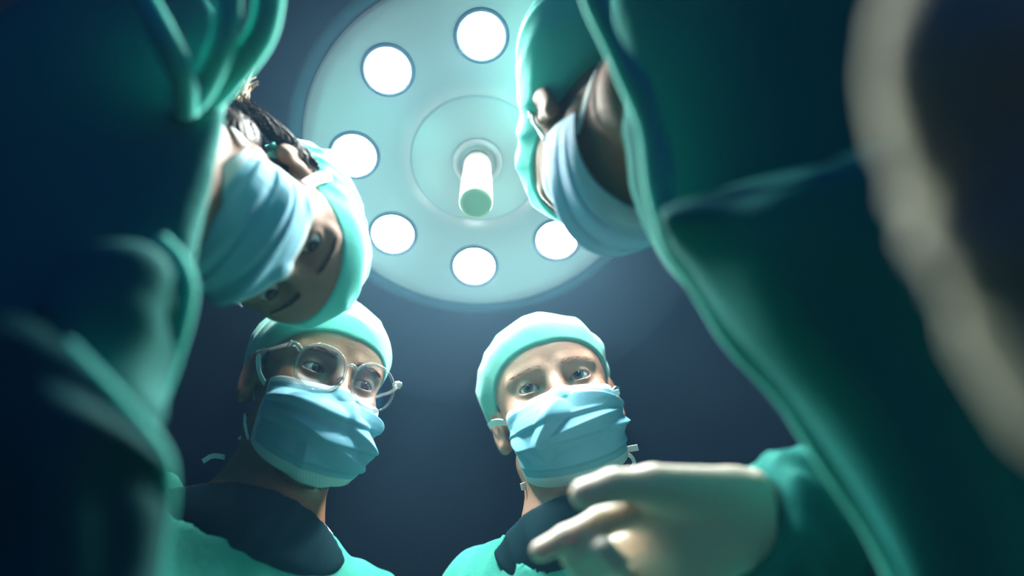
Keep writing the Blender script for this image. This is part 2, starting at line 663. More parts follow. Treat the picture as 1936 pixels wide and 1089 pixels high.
def push_out(P, f, gap, it=4):
    """Move points out of the solid f until they lie gap above it."""
    P = P.astype(np.float32).copy()
    for _ in range(it):
        d = f(P)
        g = np.stack([f(P + np.array(e, np.float32)) - f(P - np.array(e, np.float32)) for e in ((.001, 0, 0), (0, .001, 0), (0, 0, .001))], 1)
        g /= np.linalg.norm(g, axis=1)[:, None] + 1e-9
        P += g * np.maximum(gap - d, 0)[:, None]
    return P


def grad(P, f):
    P = P.astype(np.float32)
    g = np.stack([f(P + np.array(e, np.float32)) - f(P - np.array(e, np.float32)) for e in ((.001, 0, 0), (0, .001, 0), (0, 0, .001))], 1)
    return g / (np.linalg.norm(g, axis=1)[:, None] + 1e-9)


# ------------------------------------------------------------------ clothing of a head
def make_mask(root, fr, f, m, creases=(), pleat=0.0042, wide=1.0, drop=0.0, top=0.0, back=0.0, name='face_mask', n=130):
    u = np.linspace(-1, 1, n)
    v = np.linspace(0, 1, n)
    cv = np.array([0, 0.2, 0.38, 0.6, 0.8, 0.93, 1.0])
    cy = np.array([0.104, 0.120, 0.126, 0.121, 0.111, 0.099, 0.080])
    cz = np.array([-0.019, -0.040, -0.060, -0.084, -0.106, -0.121, -0.128 - drop])
    yc, zc = np.interp(v, cv, cy), np.interp(v, cv, cz) + top * np.clip(1 - v * 3, 0, 1)
    xs = np.interp(v, [0, 0.5, 1], [0.067, 0.068, 0.064]) * wide
    ys = np.interp(v, [0, 1], [0.046 - back, 0.028 - back])
    zs = np.interp(v, [0, 1], [-0.020, -0.090 - drop])
    U, Vv = np.meshgrid(u, v, indexing='ij')
    a = U * math.pi / 2
    pw = np.interp(v, [0, 0.3, 1], [1.25, 0.95, 0.8])[None, :]
    ca = np.cos(a) ** pw
    X = xs[None] * np.sign(U) * np.abs(np.sin(a)) ** 0.95
    Y = ys[None] + (yc - ys)[None] * ca
    Z = zs[None] + (zc - zs)[None] * np.cos(a) ** 0.9
    P = np.stack([X, Y, Z], -1).reshape(-1, 3)
    P = push_out(P, f, 0.003)
    # smooth after fitting
    G = P.reshape(n, n, 3).astype(float)
    for _ in range(6):
        H = G.copy()
        H[1:-1, 1:-1] = (G[:-2, 1:-1] + G[2:, 1:-1] + G[1:-1, :-2] + G[1:-1, 2:]) / 4
        H[1:-1, 0] = (G[:-2, 0] + G[2:, 0]) / 2
        H[1:-1, -1] = (G[:-2, -1] + G[2:, -1]) / 2
        G = H
    du = np.gradient(G, axis=0)
    dv = np.gradient(G, axis=1)
    N = np.cross(du, dv)
    N /= np.linalg.norm(N, axis=2)[..., None] + 1e-12
    if N[n // 2, n // 2, 1] < 0:
        N = -N
    # pleats: three overlapping folds between the bindings, flattened at the sides
    s = (Vv - 0.16 - 0.03 * np.cos(U * 2.2)) / 0.23
    fr_ = s - np.floor(s)
    inside = (s > 0) & (s < 3)
    saw = np.where(inside, np.where(fr_ < 0.86, fr_ / 0.86, (1 - fr_) / 0.14), 0)
    tent = np.zeros_like(U)
    disp = pleat * saw * (1 - 0.75 * np.abs(U) ** 3)
    for (u0, v0, u1, v1, h, wd) in creases:
        d = np.array([u1 - u0, (v1 - v0) * 0.75])
        q = np.stack([U - u0, (Vv - v0) * 0.75], -1)
        t = np.clip((q @ d) / (d @ d), 0, 1)
        dist = np.linalg.norm(q - t[..., None] * d, axis=-1)
        tent = np.maximum(tent, 1.5 * h * np.maximum(0, 1 - dist / (0.85 * wd)) * np.sin(np.pi * np.clip(t, 0.03, 0.97)) ** 0.6)
    disp = disp + tent
    edge = np.minimum(np.minimum(Vv, 1 - Vv) / 0.09, np.minimum(1 + U, 1 - U) / 0.09)
    disp = disp * np.clip(edge, 0, 1)
    G = G + N * disp[..., None]
    V1 = G.reshape(-1, 3)
    Vin = (G - N * 0.0014).reshape(-1, 3)
    I = np.arange(n * n).reshape(n, n)
    q = np.stack([I[:-1, :-1], I[1:, :-1], I[1:, 1:], I[:-1, 1:]], -1).reshape(-1, 4)
    o = n * n
    fs = [q, (q + o)[:, ::-1]]
    for ed in (I[:, 0], I[::-1, -1], I[0, ::-1], I[-1, :]):
        fs.append(np.stack([ed[1:], ed[:-1], ed[:-1] + o, ed[1:] + o], 1))
    Fq = np.concatenate(fs)
    uv = np.stack([(U.ravel() + 1) / 2, Vv.ravel()], 1)
    ob = link(name, fr.w(np.concatenate([V1, Vin])), Fq, m, root, uvs=np.concatenate([uv, uv]))
    return ob, G


def make_cap(root, fr, m, zf, zn, off, comps, xr=None, bag=None, band=0.0, name='surgical_cap', step=0.0022, tilt=0.0, shift=None):
    def f(P):
        Q = P
        n = np.array((tilt, -(zf - zn), 0.195), np.float32)
        n /= np.linalg.norm(n)
        h = (P - np.array((0, 0.095, zf), np.float32)) @ n
        # gentle arch over the brow
        h = h - 0.10 * np.abs(P[:, 0]) * (P[:, 1] > -0.02) * 0.5
        fade = np.clip(h / 0.03, 0, 1)
        fade = fade * fade * (3 - 2 * fade)
        sk = skull(Q) - off * (0.4 + 0.6 * fade)
        if bag is not None:
            sk = su(sk, ell(P, bag[0], bag[1]) + 0.008 * (1 - fade), 0.03)
        sk = sk - waves(P, comps) * (0.25 + 0.75 * fade)
        if band:
            sk = sk - band * (1 - np.clip((h - 0.026) / 0.003, 0, 1))
        return si(sk, -h, 0.003)
    r = 0.16
    V, F = nets(f, axis((-0.12, 0.12, step)), axis((-0.19, 0.13, step)), axis((-0.10, 0.17, step)))
    return link(name, fr.w(V), F, m, root)


def make_eye(root, fr, side, m, gaze):
    """Eyeball of 12.5 mm; gaze = local direction looked along."""
    g = np.array(gaze, float)
    g /= np.linalg.norm(g)
    up = np.array((0, 0, 1.0))
    x = np.cross(g, up)
    x /= np.linalg.norm(x)
    R = fr.R @ np.stack([x, g, np.cross(x, g)], 1)
    me = bpy.data.meshes.new('eye')
    V, F = [], []
    nu, nv = 32, 24
    for j in range(nv + 1):
        for i in range(nu):
            th, ph = math.pi * j / nv, 2 * math.pi * i / nu
            V.append((0.0125 * math.sin(th) * math.cos(ph), 0.0125 * math.cos(th) + (0.0008 if j < 3 else 0), 0.0125 * math.sin(th) * math.sin(ph)))
    for j in range(nv):
        for i in range(nu):
            i2 = (i + 1) % nu
            F.append((j * nu + i, j * nu + i2, (j + 1) * nu + i2, (j + 1) * nu + i))
    me.from_pydata(V, [], F)
    me.update()
    me.polygons.foreach_set('use_smooth', np.ones(len(F), dtype=bool))
    me.materials.append(m)
    o = bpy.data.objects.new('eye', me)
    COL.objects.link(o)
    o.parent = root
    o.location = Vector(fr.w((0.032 * side, 0.0715, 0.0))) - root.location
    o.rotation_euler = Matrix(R.tolist()).to_euler()
    return o


def hairs(root, name, fr, roots, dirs, f, length, width, m, taper=True):
    """Many short hairs standing on the skin, one mesh part."""
    P = push_out(np.array(roots, np.float32), f, 0.0004)
    N = grad(P, f)
    V, Fc = [], []
    for p, n, d in zip(P, N, dirs):
        d = np.array(d, float)
        d = d - n * (d @ n) * 0.85 + n * 0.22
        d /= np.linalg.norm(d)
        b = np.cross(d, n)
        b /= np.linalg.norm(b) + 1e-9
        L = length * (0.7 + 0.6 * rng.random())
        o = len(V)
        mid = p + d * L * 0.5 + n * width
        for q in (p + b * width / 2, p - b * width / 2, p + n * width, mid + b * width * .4, mid - b * width * .4, mid + n * width * .7, p + d * L):
            V.append(q)
        Fc += [(o, o + 3, o + 5, o + 2), (o + 1, o + 2, o + 5, o + 4), (o, o + 1, o + 4, o + 3), (o + 3, o + 6, o + 5), (o + 4, o + 5, o + 6), (o + 3, o + 4, o + 6)]
    return link(name, fr.w(np.array(V)), Fc, m, root, smooth=False)


def brow(root, fr, f, side, m, n=170, arch=0.004, thick=0.0085):
    R, D = [], []
    for i in range(n):
        t = rng.random()
        x = 0.012 + 0.036 * t
        z = 0.0155 + arch * math.sin(t * 2.4) + (rng.random() - 0.5) * thick * (1 - 0.6 * t)
        R.append((side * x, 0.10 - 0.02 * t, z))
        D.append((side * 1.0, -0.2, 0.45 * (1 - 1.6 * t)))
    R = np.array(R)
    # settle from the front on to the skin
    for _ in range(30):
        d = f(R.astype(np.float32))
        R[:, 1] -= np.clip(d - 0.0005, -0.004, 0.02) * 0.8
    return hairs(root, 'eyebrow', fr, R, D, f, 0.0065, 0.00042, m)


def strap(parent, fr, f, pts, width, thick, m, name, gap=0.002, fit=True, n=16):
    P = spline(pts, n)
    if fit:
        P = push_out(P, f, gap).astype(float)
    N = grad(P, f)
    V, F = ribbon(P, N, width, thick)
    return link(name, fr.w(V), F, m, parent, smooth=False)


def strap_px(parent, pts, width, thick, m, name, nrm=None, n=14):
    """Loose band through real points, given by sight line and distance."""
    P = spline([at(*p) for p in pts], n)
    nn = -VW if nrm is None else np.array(nrm, float)
    V, F = ribbon(P, np.tile(nn, (len(P), 1)), width, thick)
    return link(name, V, F, m, parent, smooth=False)


def to_root(o, root):
    return o


def reparent(child, par):
    """Make child a sub-part of par (both stored relative to the same base)."""
    child.parent = par
    return child


def sheet(root, name, m, ctrl, nu=70, nv=90, thick=0.002, ripple=0.003, freq=(5, 2)):
    """Loose single layer of cloth through a grid of real points (rows of (px, py, distance))."""
    rows = [spline([at(*p) for p in r], 12) for r in ctrl]
    m_ = len(rows[0])
    cols = np.array([spline([r[i] for r in rows], 14) for i in range(m_)])      # (u, v, 3)
    G = cols
    du, dv = np.gradient(G, axis=0), np.gradient(G, axis=1)
    N = np.cross(du, dv)
    N /= np.linalg.norm(N, axis=2)[..., None] + 1e-12
    a, b = G.shape[:2]
    U, W = np.meshgrid(np.linspace(0, 1, a), np.linspace(0, 1, b), indexing='ij')
    G = G + N * (ripple * np.sin(2 * math.pi * (freq[0] * U + freq[1] * W + 0.3 * np.sin(5 * W))) * np.minimum(1, 4 * W + 0.3))[..., None]
    Vv = np.concatenate([(G + N * thick / 2).reshape(-1, 3), (G - N * thick / 2).reshape(-1, 3)])
    I = np.arange(a * b).reshape(a, b)
    q = np.stack([I[:-1, :-1], I[1:, :-1], I[1:, 1:], I[:-1, 1:]], -1).reshape(-1, 4)
    o = a * b
    fs = [q, (q + o)[:, ::-1]]
    for ed in (I[:, 0], I[::-1, -1], I[0, ::-1], I[-1, :]):
        fs.append(np.stack([ed[1:], ed[:-1], ed[:-1] + o, ed[1:] + o], 1))
    return link(name, Vv, np.concatenate(fs), m, root)


def plane3(a, b, c):
    """Plane through three points, normal towards the table side (down)."""
    n = np.cross(b - a, c - a)
    n /= np.linalg.norm(n)
    return n if n @ VW < 0 else -n


def person_body(root, fr, m, prims, hf, step=0.0016, cut=None):
    """One continuous skin surface: head, neck, trunk, limbs. prims = list of (A, B, r1, r2, k) in world metres."""
    lp = [(fr.l(a), fr.l(b), r1, r2, k) for a, b, r1, r2, k in prims]
    if cut is not None:
        cp, cn = fr.l(cut[0]).astype(np.float32), (np.asarray(cut[1]) @ fr.R).astype(np.float32)

    def f(P):
        d = hf(P)
        b = None
        for a, e, r1, r2, k in lp:
            q = cone(P, a, e, r1, r2)
            b = q if b is None else su(b, q, k)
        if cut is not None:
            b = si(b, (P - cp) @ cn + 0.022, 0.02)
        return su(d, b, 0.028)
    pts = np.concatenate([[p[0], p[1]] for p in lp])
    lo, hi = pts.min(0) - 0.26, pts.max(0) + 0.26

    def ax(l, h, a, b):
        segs = []
        if l < a - 0.1:
            segs.append((l, a - 0.1, 0.02))
        segs.append((max(l, a - 0.1) if l < a else a - 0.02, a, 0.006))
        segs.append((a, b, step))
        segs.append((b, min(h, b + 0.1) if h > b + 0.02 else b + 0.02, 0.006))
        if h > b + 0.1:
            segs.append((b + 0.1, h, 0.02))
        return axis(*segs)
    V, F = nets(f, ax(lo[0], hi[0], -0.098, 0.098), ax(lo[1], hi[1], -0.10, 0.125), ax(lo[2], hi[2], -0.125, 0.128))
    o = link('body', fr.w(V), F, m, root)
    return o, f


def cloth(root, name, m, prims, cuts=(), folds=(), grow=0.0, step=0.006, k_all=None, box=None, front=(), k_front=0.012):
    """Cloth shell from tapered limbs in world space. cuts = list of (point, normal): keeps the side against the normal."""
    def f(P):
        b = None
        for a, e, r1, r2, k in prims:
            q = cone(P, a, e, r1 + grow, r2 + grow)
            b = q if b is None else su(b, q, k)
        if folds:
            b = b - waves(P, folds)
        for c in cuts:
            p, n = np.asarray(c[0], np.float32), np.asarray(c[1], np.float32)
            n = n / np.linalg.norm(n)
            h = (P - p) @ n
            if len(c) > 3:                     # a round neck hole, or only what lies inside a ball
                h = np.sqrt(((P - p) ** 2).sum(1)) - c[4]
                h = -h if c[3] == 'hole' else h
            b = si(b, h, c[2] if len(c) > 2 else 0.008)
        for a, e, r1, r2, k in front:
            b = su(b, cone(P, a, e, r1, r2) - (waves(P, folds) if folds else 0), k_front)
        return b
    prims_all = list(prims) + list(front)
    pts = np.concatenate([[p[0], p[1]] for p in prims_all])
    rm = max(max(p[2], p[3]) for p in prims_all) + grow + 0.03
    lo, hi = pts.min(0) - rm, pts.max(0) + rm
    if box is not None:
        lo, hi = np.maximum(lo, box[0]), np.minimum(hi, box[1])
    V, F = nets(f, *[axis((lo[i], hi[i], step)) for i in range(3)])
    return link(name, V, F, m, root), f


# ================================================================== THE ROOM
def box_obj(name, lo, hi, m):
    lo, hi = np.array(lo, float), np.array(hi, float)
    V = [(x, y, z) for x in (lo[0], hi[0]) for y in (lo[1], hi[1]) for z in (lo[2], hi[2])]
    F = [(0, 1, 3, 2), (4, 6, 7, 5), (0, 4, 5, 1), (2, 3, 7, 6), (0, 2, 6, 4), (1, 5, 7, 3)]
    return structure(link(name, V, F, m, smooth=False))


box_obj('floor', (-3.2, -2.5, -0.1), (3.2, 3.3, 0), M_FLOOR)
box_obj('ceiling', (-3.2, -2.5, 3.0), (3.2, 3.3, 3.1), M_CEIL)
box_obj('wall_far', (-3.2, 3.2, 0), (3.2, 3.3, 3.0), M_WALL)
box_obj('wall_left', (-3.2, -2.5, 0), (-3.1, 3.2, 3.0), M_WALL)
box_obj('wall_right', (3.1, -2.5, 0), (3.2, 3.2, 3.0), M_WALL)

# hazy air: thin in the whole room, with spheres added for the lamp's glare
LC = at(903, 303, 1.117)


def haze_mat(name, dens, color=(0.42, 0.76, 0.96)):
    hm = bpy.data.materials.new(name)
    hm.use_nodes = True
    nt = hm.node_tree
    nt.nodes.remove(nt.nodes['Principled BSDF'])
    vsn = nt.nodes.new('ShaderNodeVolumeScatter')
    vsn.inputs['Color'].default_value = (*color, 1)
    vsn.inputs['Density'].default_value = dens
    nt.links.new(vsn.outputs[0], nt.nodes['Material Output'].inputs['Volume'])
    return hm


V = [(x, y, z) for x in (-3.05, 3.05) for y in (-2.4, 3.15) for z in (0.02, 2.98)]
F = [(0, 1, 3, 2), (4, 6, 7, 5), (0, 4, 5, 1), (2, 3, 7, 6), (0, 2, 6, 4), (1, 5, 7, 3)]
hz = link('haze', V, F, haze_mat('hazy_air', HAZE, (0.16, 0.50, 1.0)), smooth=False)
hz['kind'] = 'stuff'
hz['label'] = 'thin bluish haze filling the air of the dark operating room'
hz['category'] = 'haze'
for rad, dn in HAZE_GLARE:
    v, f_ = lathe([(max(0.0005, rad * math.sin(math.pi * k / 32)), -rad * math.cos(math.pi * k / 32)) for k in range(33)], 64)
    h_ = link('glare_haze', v + LC, f_, haze_mat('lamp_glare_haze', dn), hz)
    h_['kind'] = 'stuff'

# ================================================================== THE LAMP
LS = 0.741          # a 0.5 m lamp head
nz = RC @ np.array((0.02, -0.53, 0.848))
nz /= np.linalg.norm(nz)
lx = XW - nz * (XW @ nz)
lx /= np.linalg.norm(lx)
LF = Frame(np.stack([lx, np.cross(nz, lx), nz], 1), LC)     # local z = out of the face, towards the table
lamp = thing('surgical_lamp', 'large round surgical lamp with glowing lenses and a central handle above the surgeons', 'lamp', LC)


def lp_(name, vf, m, parent=lamp, smooth=True):
    return link(name, LF.w(np.asarray(vf[0]) * LS), vf[1], m, parent, smooth)


lp_('housing', lathe([(0.001, -0.17), (0.10, -0.165), (0.20, -0.14), (0.29, -0.095), (0.345, -0.04), (0.360, -0.022), (0.358, -0.014), (0.350, -0.010), (0.336, -0.010), (0.330, -0.013), (0.330, -0.02), (0.0005, -0.02)]), M_LAMPHOUSE)
LENS_A = [-3 + 45 * i for i in range(8)]
RL = 0.232
# face cover: a disc with a shallow raised centre
face = lp_('face_cover', lathe([(0.0005, 0.006), (0.122, 0.006), (0.126, 0.003), (0.128, 0.0), (0.30, 0.0), (0.322, -0.003), (0.329, -0.008), (0.329, -0.018), (0.0005, -0.018)], 128), M_LAMPFACE)
for ang in LENS_A:
    a = math.radians(ang)
    c = np.array((RL * math.cos(a), RL * math.sin(a), 0))
    v, f_ = lathe([(0.040, 0.0005), (0.041, 0.004), (0.045, 0.005), (0.048, 0.003), (0.049, -0.001)], 48)
    bz = lp_('lens_bezel', (v + c, f_), M_LAMPHOUSE)
    v, f_ = lathe([(0.0003, 0.0045), (0.02, 0.004), (0.034, 0.0028), (0.040, 0.001), (0.040, -0.004), (0.0003, -0.004)], 48)
    ln = lp_('lens', (v + c, f_), M_LENSLIT)
    ln['label'] = 'bright glowing round lens'
lp_('handle_collar', lathe([(0.0005, 0.006), (0.047, 0.006), (0.047, 0.012), (0.043, 0.017), (0.036, 0.017), (0.034, 0.012), (0.03, 0.012), (0.0005, 0.012)], 64), M_LAMPFACE)
lp_('handle', lathe([(0.0005, 0.010), (0.0255, 0.010), (0.0255, 0.05), (0.028, 0.10), (0.029, 0.180), (0.027, 0.187), (0.022, 0.1885), (0.019, 0.185), (0.0005, 0.185)], 48), M_HANDLE)
# yoke and drop tube to the ceiling
top = LF.w((0, 0, -0.165 * LS))
elbow = top + np.array((0, 0.10, 0.12))
v, f_ = tube(spline([top, (top + elbow) / 2 + np.array((0, -0.02, 0.03)), elbow, np.array((elbow[0], elbow[1], 3.0))], 12), 0.032, 16)
link('suspension_arm', v, f_, M_LAMPHOUSE, lamp)
v, f_ = lathe([(0.0005, 2.95), (0.11, 2.95), (0.12, 2.97), (0.12, 3.0), (0.0005, 3.0)], 40)
link('ceiling_mount', v + np.array((elbow[0], elbow[1], 0)), f_, M_LAMPHOUSE, lamp)


# ================================================================== PEOPLE
def trunk_upright(fr, neck, sr, sl, hips_back=0.05):
    """Skeleton of a standing person from the neck base and shoulder joints down to the floor (world points)."""
    neck, sr, sl = map(np.array, (neck, sr, sl))
    mid = (sr + sl) / 2
    ax = (sr - sl) / np.linalg.norm(sr - sl)
    ax[2] *= 0.2
    hip = np.array((mid[0], mid[1] + hips_back, 0.90))
    ch = mid + np.array((0, 0.0, -0.16))
    wa = (ch + hip) / 2
    P = [(fr.w((0, -0.022, -0.05)), neck, 0.054, 0.058, 0.03),
         (neck, mid, 0.06, 0.085, 0.05),
         (neck + np.array((0, 0, -0.055)), sr, 0.046, 0.052, 0.05), (neck + np.array((0, 0, -0.055)), sl, 0.046, 0.052, 0.05),
         (ch + ax * 0.085, wa + ax * 0.07, 0.105, 0.095, 0.08), (ch - ax * 0.085, wa - ax * 0.07, 0.105, 0.095, 0.08),
         (wa, hip, 0.13, 0.14, 0.08)]
    for s, sh in ((1, sr), (-1, sl)):
        el = sh - ax * s * 0.01 + np.array((0, -0.03, -0.30))
        wr = el + np.array((0, -0.16, -0.18))
        P += [(sh, el, 0.055, 0.042, 0.04), (el, wr, 0.042, 0.028, 0.02), (wr, wr + np.array((0, -0.10, -0.06)), 0.03, 0.022, 0.02)]
        h = hip + ax * s * 0.09
        kn = np.array((h[0], h[1] - 0.02, 0.48))
        an = np.array((h[0], h[1] + 0.02, 0.09))
        P += [(h, kn, 0.085, 0.058, 0.05), (kn, an, 0.055, 0.04, 0.03), (an + np.array((0, 0.03, -0.04)), an + np.array((0, -0.16, -0.05)), 0.04, 0.032, 0.03)]
    return P


def collar_frame(neck, up):
    n = np.array(up, float)
    return np.array(neck), n / np.linalg.norm(n)


def surgeon_upright(fr, hf, neck, sr, sl, label, skin, gown_folds, cut_p, cut_n):
    base = np.array((neck[0], neck[1] + 0.05, 0.0))
    root = thing('person', label, 'person', base)
    P = trunk_upright(fr, neck, sr, sl)
    body, bf = person_body(root, fr, skin, P, hf)
    trunkP = P[1:11] + [(a, b, r1 + 0.012, r2 + 0.02, k) for a, b, r1, r2, k in P[10:12]]
    gp = [p for i, p in enumerate(P) if i not in (0, 12, 18)]
    # gown: everything below the neckline, to the shins
    gp = P[1:7]
    idx = 7
    for s in range(2):
        gp += [P[idx], P[idx + 1], P[idx + 3]]
        idx += 6
    n = np.array(cut_n, float)
    n /= np.linalg.norm(n)
    gown, gf = cloth(root, 'surgical_gown', M_GOWN2, [p for p in gp], cuts=[(np.array(cut_p) + n * 0.045, n, 0.006, 'hole', 0.108)], folds=gown_folds, grow=0.016, step=0.0055)
    # collar band, the head's shadow also put into its dark colour
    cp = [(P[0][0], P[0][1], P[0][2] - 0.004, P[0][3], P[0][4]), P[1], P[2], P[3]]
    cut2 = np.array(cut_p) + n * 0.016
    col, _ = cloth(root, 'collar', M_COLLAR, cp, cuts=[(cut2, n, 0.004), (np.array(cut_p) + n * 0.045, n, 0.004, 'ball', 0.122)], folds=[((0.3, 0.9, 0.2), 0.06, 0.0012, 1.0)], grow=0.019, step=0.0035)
    col['label'] = 'dark teal neckband, head shadow in its colour'
    return root, body, bf


# ---- man with glasses --------------------------------------------------
F1 = head_frame([[-0.809, 0.564, 0.164], [0.386, 0.3, 0.872], [0.443, 0.769, -0.461]], 593, 737, 1.009)
h1 = lambda P: head(P, 0.0047)
n1 = at(492, 990, 0.94)
p1, b1, bf1 = surgeon_upright(F1, h1, n1, at(235, 1015, 0.93), at(668, 1185, 1.04),
                              'surgeon in round clear glasses, blue mask and teal cap standing at lower left', M_SKIN1,
                              [((0.8, 0.5, 0.3), 0.15, 0.0045, 1.2), ((-0.5, 0.6, 0.6), 0.09, 0.0018, 1.0)],
                              n1 + np.array((0, -0.02, -0.034)), (0.13, -0.25, 0.95))
make_cap(p1, F1, M_CAP, 0.045, -0.035, 0.007, [((0.9, 0.3, 0.5), 0.10, 0.0022, 1.3), ((0.2, 0.8, -0.6), 0.06, 0.0012, 1.0)], bag=((0, -0.06, 0.055), (0.078, 0.075, 0.078)))
mk1, G1 = make_mask(p1, F1, h1, M_MASK, creases=[(0.85, 0.30, -0.10, 0.42, 0.008, 0.16), (-0.10, 0.42, -0.80, 0.72, 0.009, 0.14), (-0.06, 0.10, -0.12, 0.45, 0.005, 0.14), (0.85, 0.40, -0.75, 0.86, 0.007, 0.15), (-0.2, 0.2, -0.9, 0.35, 0.007, 0.12), (0.25, 0.6, 0.15, 0.95, 0.003, 0.12)], top=-0.004)
for s in (1, -1):
    reparent(strap(p1, F1, h1, [(s * 0.070, 0.036, -0.024), (s * 0.076, 0.022, -0.010), (s * 0.079, 0.006, 0.010), (s * 0.078, -0.004, 0.024)], 0.0065, 0.0018, M_TIE, 'ear_loop'), mk1)
    reparent(strap(p1, F1, h1, [(s * 0.064, 0.020, -0.088), (s * 0.068, 0.008, -0.074), (s * 0.071, -0.006, -0.056)], 0.0045, 0.0018, M_TIE, 'ear_loop'), mk1)
for s in (1, -1):
    make_eye(p1, F1, s, M_EYE1, (-0.28, 1, -0.08))
    brow(p1, F1, h1, s, M_HAIR)
# glasses
gR = []
GC = [(s * 0.0335, 0.1015, -0.009) for s in (1, -1)]


def rim_pts(s, k=1.0):
    o = []
    for i in range(56):
        t = 2 * math.pi * i / 56
        cx, cz = math.cos(t), math.sin(t)
        rx, rz = 0.0280 * k, (0.0262 if cz > 0 else 0.0268) * k
        x = np.sign(cx) * abs(cx) ** 0.93 * rx
        z = np.sign(cz) * abs(cz) ** 0.93 * rz
        o.append((s * (0.0335 + x), 0.1165 - 0.16 * (0.0335 + x) + 0.12 * z, -0.009 + z))
    return np.array(o)


gl_parts = [tube(rim_pts(s), 0.0017, 10, True) for s in (1, -1)]
gl_parts.append(tube(spline([(0.0062, 0.1165, 0.001), (0.0, 0.1195, 0.004), (-0.0062, 0.1165, 0.001)], 8), 0.0021, 10))
for s in (1, -1):   # end pieces and nose pads
    gl_parts.append(tube(spline([(s * 0.0600, 0.1075, 0.004), (s * 0.066, 0.1045, 0.009), (s * 0.0715, 0.098, 0.010)], 6), 0.0032, 10))
    gl_parts.append(tube(spline([(s * 0.0068, 0.1140, -0.012), (s * 0.0085, 0.1040, -0.016), (s * 0.0100, 0.1000, -0.020)], 6), 0.0024, 8))
v, f_ = merge(gl_parts)
glasses = link('eyeglasses', F1.w(v), f_, M_ACRYL, p1)
glasses['label'] = 'round clear acrylic glasses'
for s in (1, -1):
    r = rim_pts(s, 0.96)
    n_ = len(r)
    cen = r.mean(0)
    v = [cen + np.array((0, 0.0012, 0))] + list(r) + [cen - np.array((0, 0.0008, 0))] + list(r - np.array((0, 0.0016, 0)))
    f_ = [(0, 1 + i, 1 + (i + 1) % n_) for i in range(n_)] + [(n_ + 1, n_ + 2 + (i + 1) % n_, n_ + 2 + i) for i in range(n_)]
    reparent(link('lens', F1.w(np.array(v)), f_, M_LENS, p1), glasses)
    v, f_ = tube(spline([(s * 0.0715, 0.098, 0.010), (s * 0.0785, 0.055, 0.012), (s * 0.083, 0.005, 0.018), (s * 0.084, -0.022, 0.012), (s * 0.082, -0.036, -0.012)], 10), 0.0022, 10)
    reparent(link('temple', F1.w(v), f_, M_ACRYL, p1), glasses)
    v, f_ = tube([F1.w((s * 0.0712, 0.0995, 0.0135)), F1.w((s * 0.0728, 0.0955, 0.0065))], 0.0014, 8)
    reparent(link('hinge', v, f_, M_METAL, p1), glasses)
# beard below the mask and short sideburn
R_, D_ = [], []
for i in range(1100):
    R_.append((rng.uniform(-0.05, 0.05), rng.uniform(-0.012, 0.062), -0.16))
    D_.append((rng.uniform(-.3, .3), 0.35, -0.9))
R_ = np.array(R_)
for _ in range(40):
    R_[:, 2] += np.clip(h1(R_.astype(np.float32)) - 0.0003, -0.01, 0.02) * 0.8
hairs(p1, 'beard', F1, R_, D_, h1, 0.008, 0.0008, M_HAIR)
# white undershirt edge and loose tie behind the neck
strap_px(p1, [(585, 985, 0.925), (605, 992, 0.93), (622, 1003, 0.945)], 0.016, 0.003, M_WHITE, 'undershirt_edge', nrm=-VW * 0.7 - XW * 0.7)
strap_px(p1, [(452, 830, 0.99), (462, 822, 0.985), (470, 818, 0.98)], 0.004, 0.0015, M_TIE, 'mask_tie')
strap_px(p1, [(384, 872, 0.985), (402, 862, 0.98), (425, 864, 0.975)], 0.006, 0.002, M_TIE, 'cap_tie')
strap_px(p1, [(641, 905, 0.93), (650, 909, 0.925), (658, 913, 0.92)], 0.003, 0.0015, M_TIE, 'mask_tie')

# ---- man with tied mask -------------------------------------------------
F2 = head_frame([[-0.965, -0.06, -0.258], [-0.254, 0.48, 0.837], [0.07, 0.84, -0.482]], 1050, 767, 1.042)
h2 = lambda P: head(P, 0.0054)
n2 = at(1102, 985, 0.975)
p2, b2, bf2 = surgeon_upright(F2, h2, n2, at(935, 1150, 1.02), at(1385, 1135, 0.99),
                              'surgeon without glasses in mint cap and blue tied mask, standing right of centre', M_SKIN2,
                              [((0.7, 0.5, 0.4), 0.14, 0.0045, 1.1), ((-0.6, 0.5, 0.5), 0.09, 0.0018, 1.0)],
                              n2 + np.array((0, -0.02, -0.050)), (-0.05, -0.25, 0.95))
make_cap(p2, F2, M_CAP, 0.047, -0.040, 0.008, [((0.8, 0.5, 0.5), 0.10, 0.0030, 1.3), ((-0.5, 0.6, 0.6), 0.06, 0.0008, 1.0)], bag=((0.012, -0.045, 0.052), (0.082, 0.09, 0.080)))
mk2, G2 = make_mask(p2, F2, h2, M_MASK, creases=[(0.0, 0.16, 0.45, 0.72, 0.010, 0.16), (0.0, 0.16, -0.9, 0.42, 0.008, 0.14), (0.5, 0.62, -0.9, 0.38, 0.007, 0.13), (-0.92, 0.52, -0.35, 0.68, 0.007, 0.12), (0.85, 0.35, 0.5, 0.75, 0.006, 0.12)], drop=0.0)
for s in (1, -1):
    make_eye(p2, F2, s, M_EYE2, (0.12, 1, 0.12))
    brow(p2, F2, h2, s, M_BROW2, n=75, thick=0.007)
for s in (1, -1):
    reparent(strap(p2, F2, lambda P: skull(P) - 0.010, [(s * 0.070, 0.038, -0.018), (s * 0.080, 0.010, -0.004), (s * 0.090, -0.03, 0.006), (s * 0.07, -0.085, 0.012), (0.0, -0.125, 0.014)], 0.009, 0.0015, M_TIE, 'mask_tie', gap=0.003), mk2)
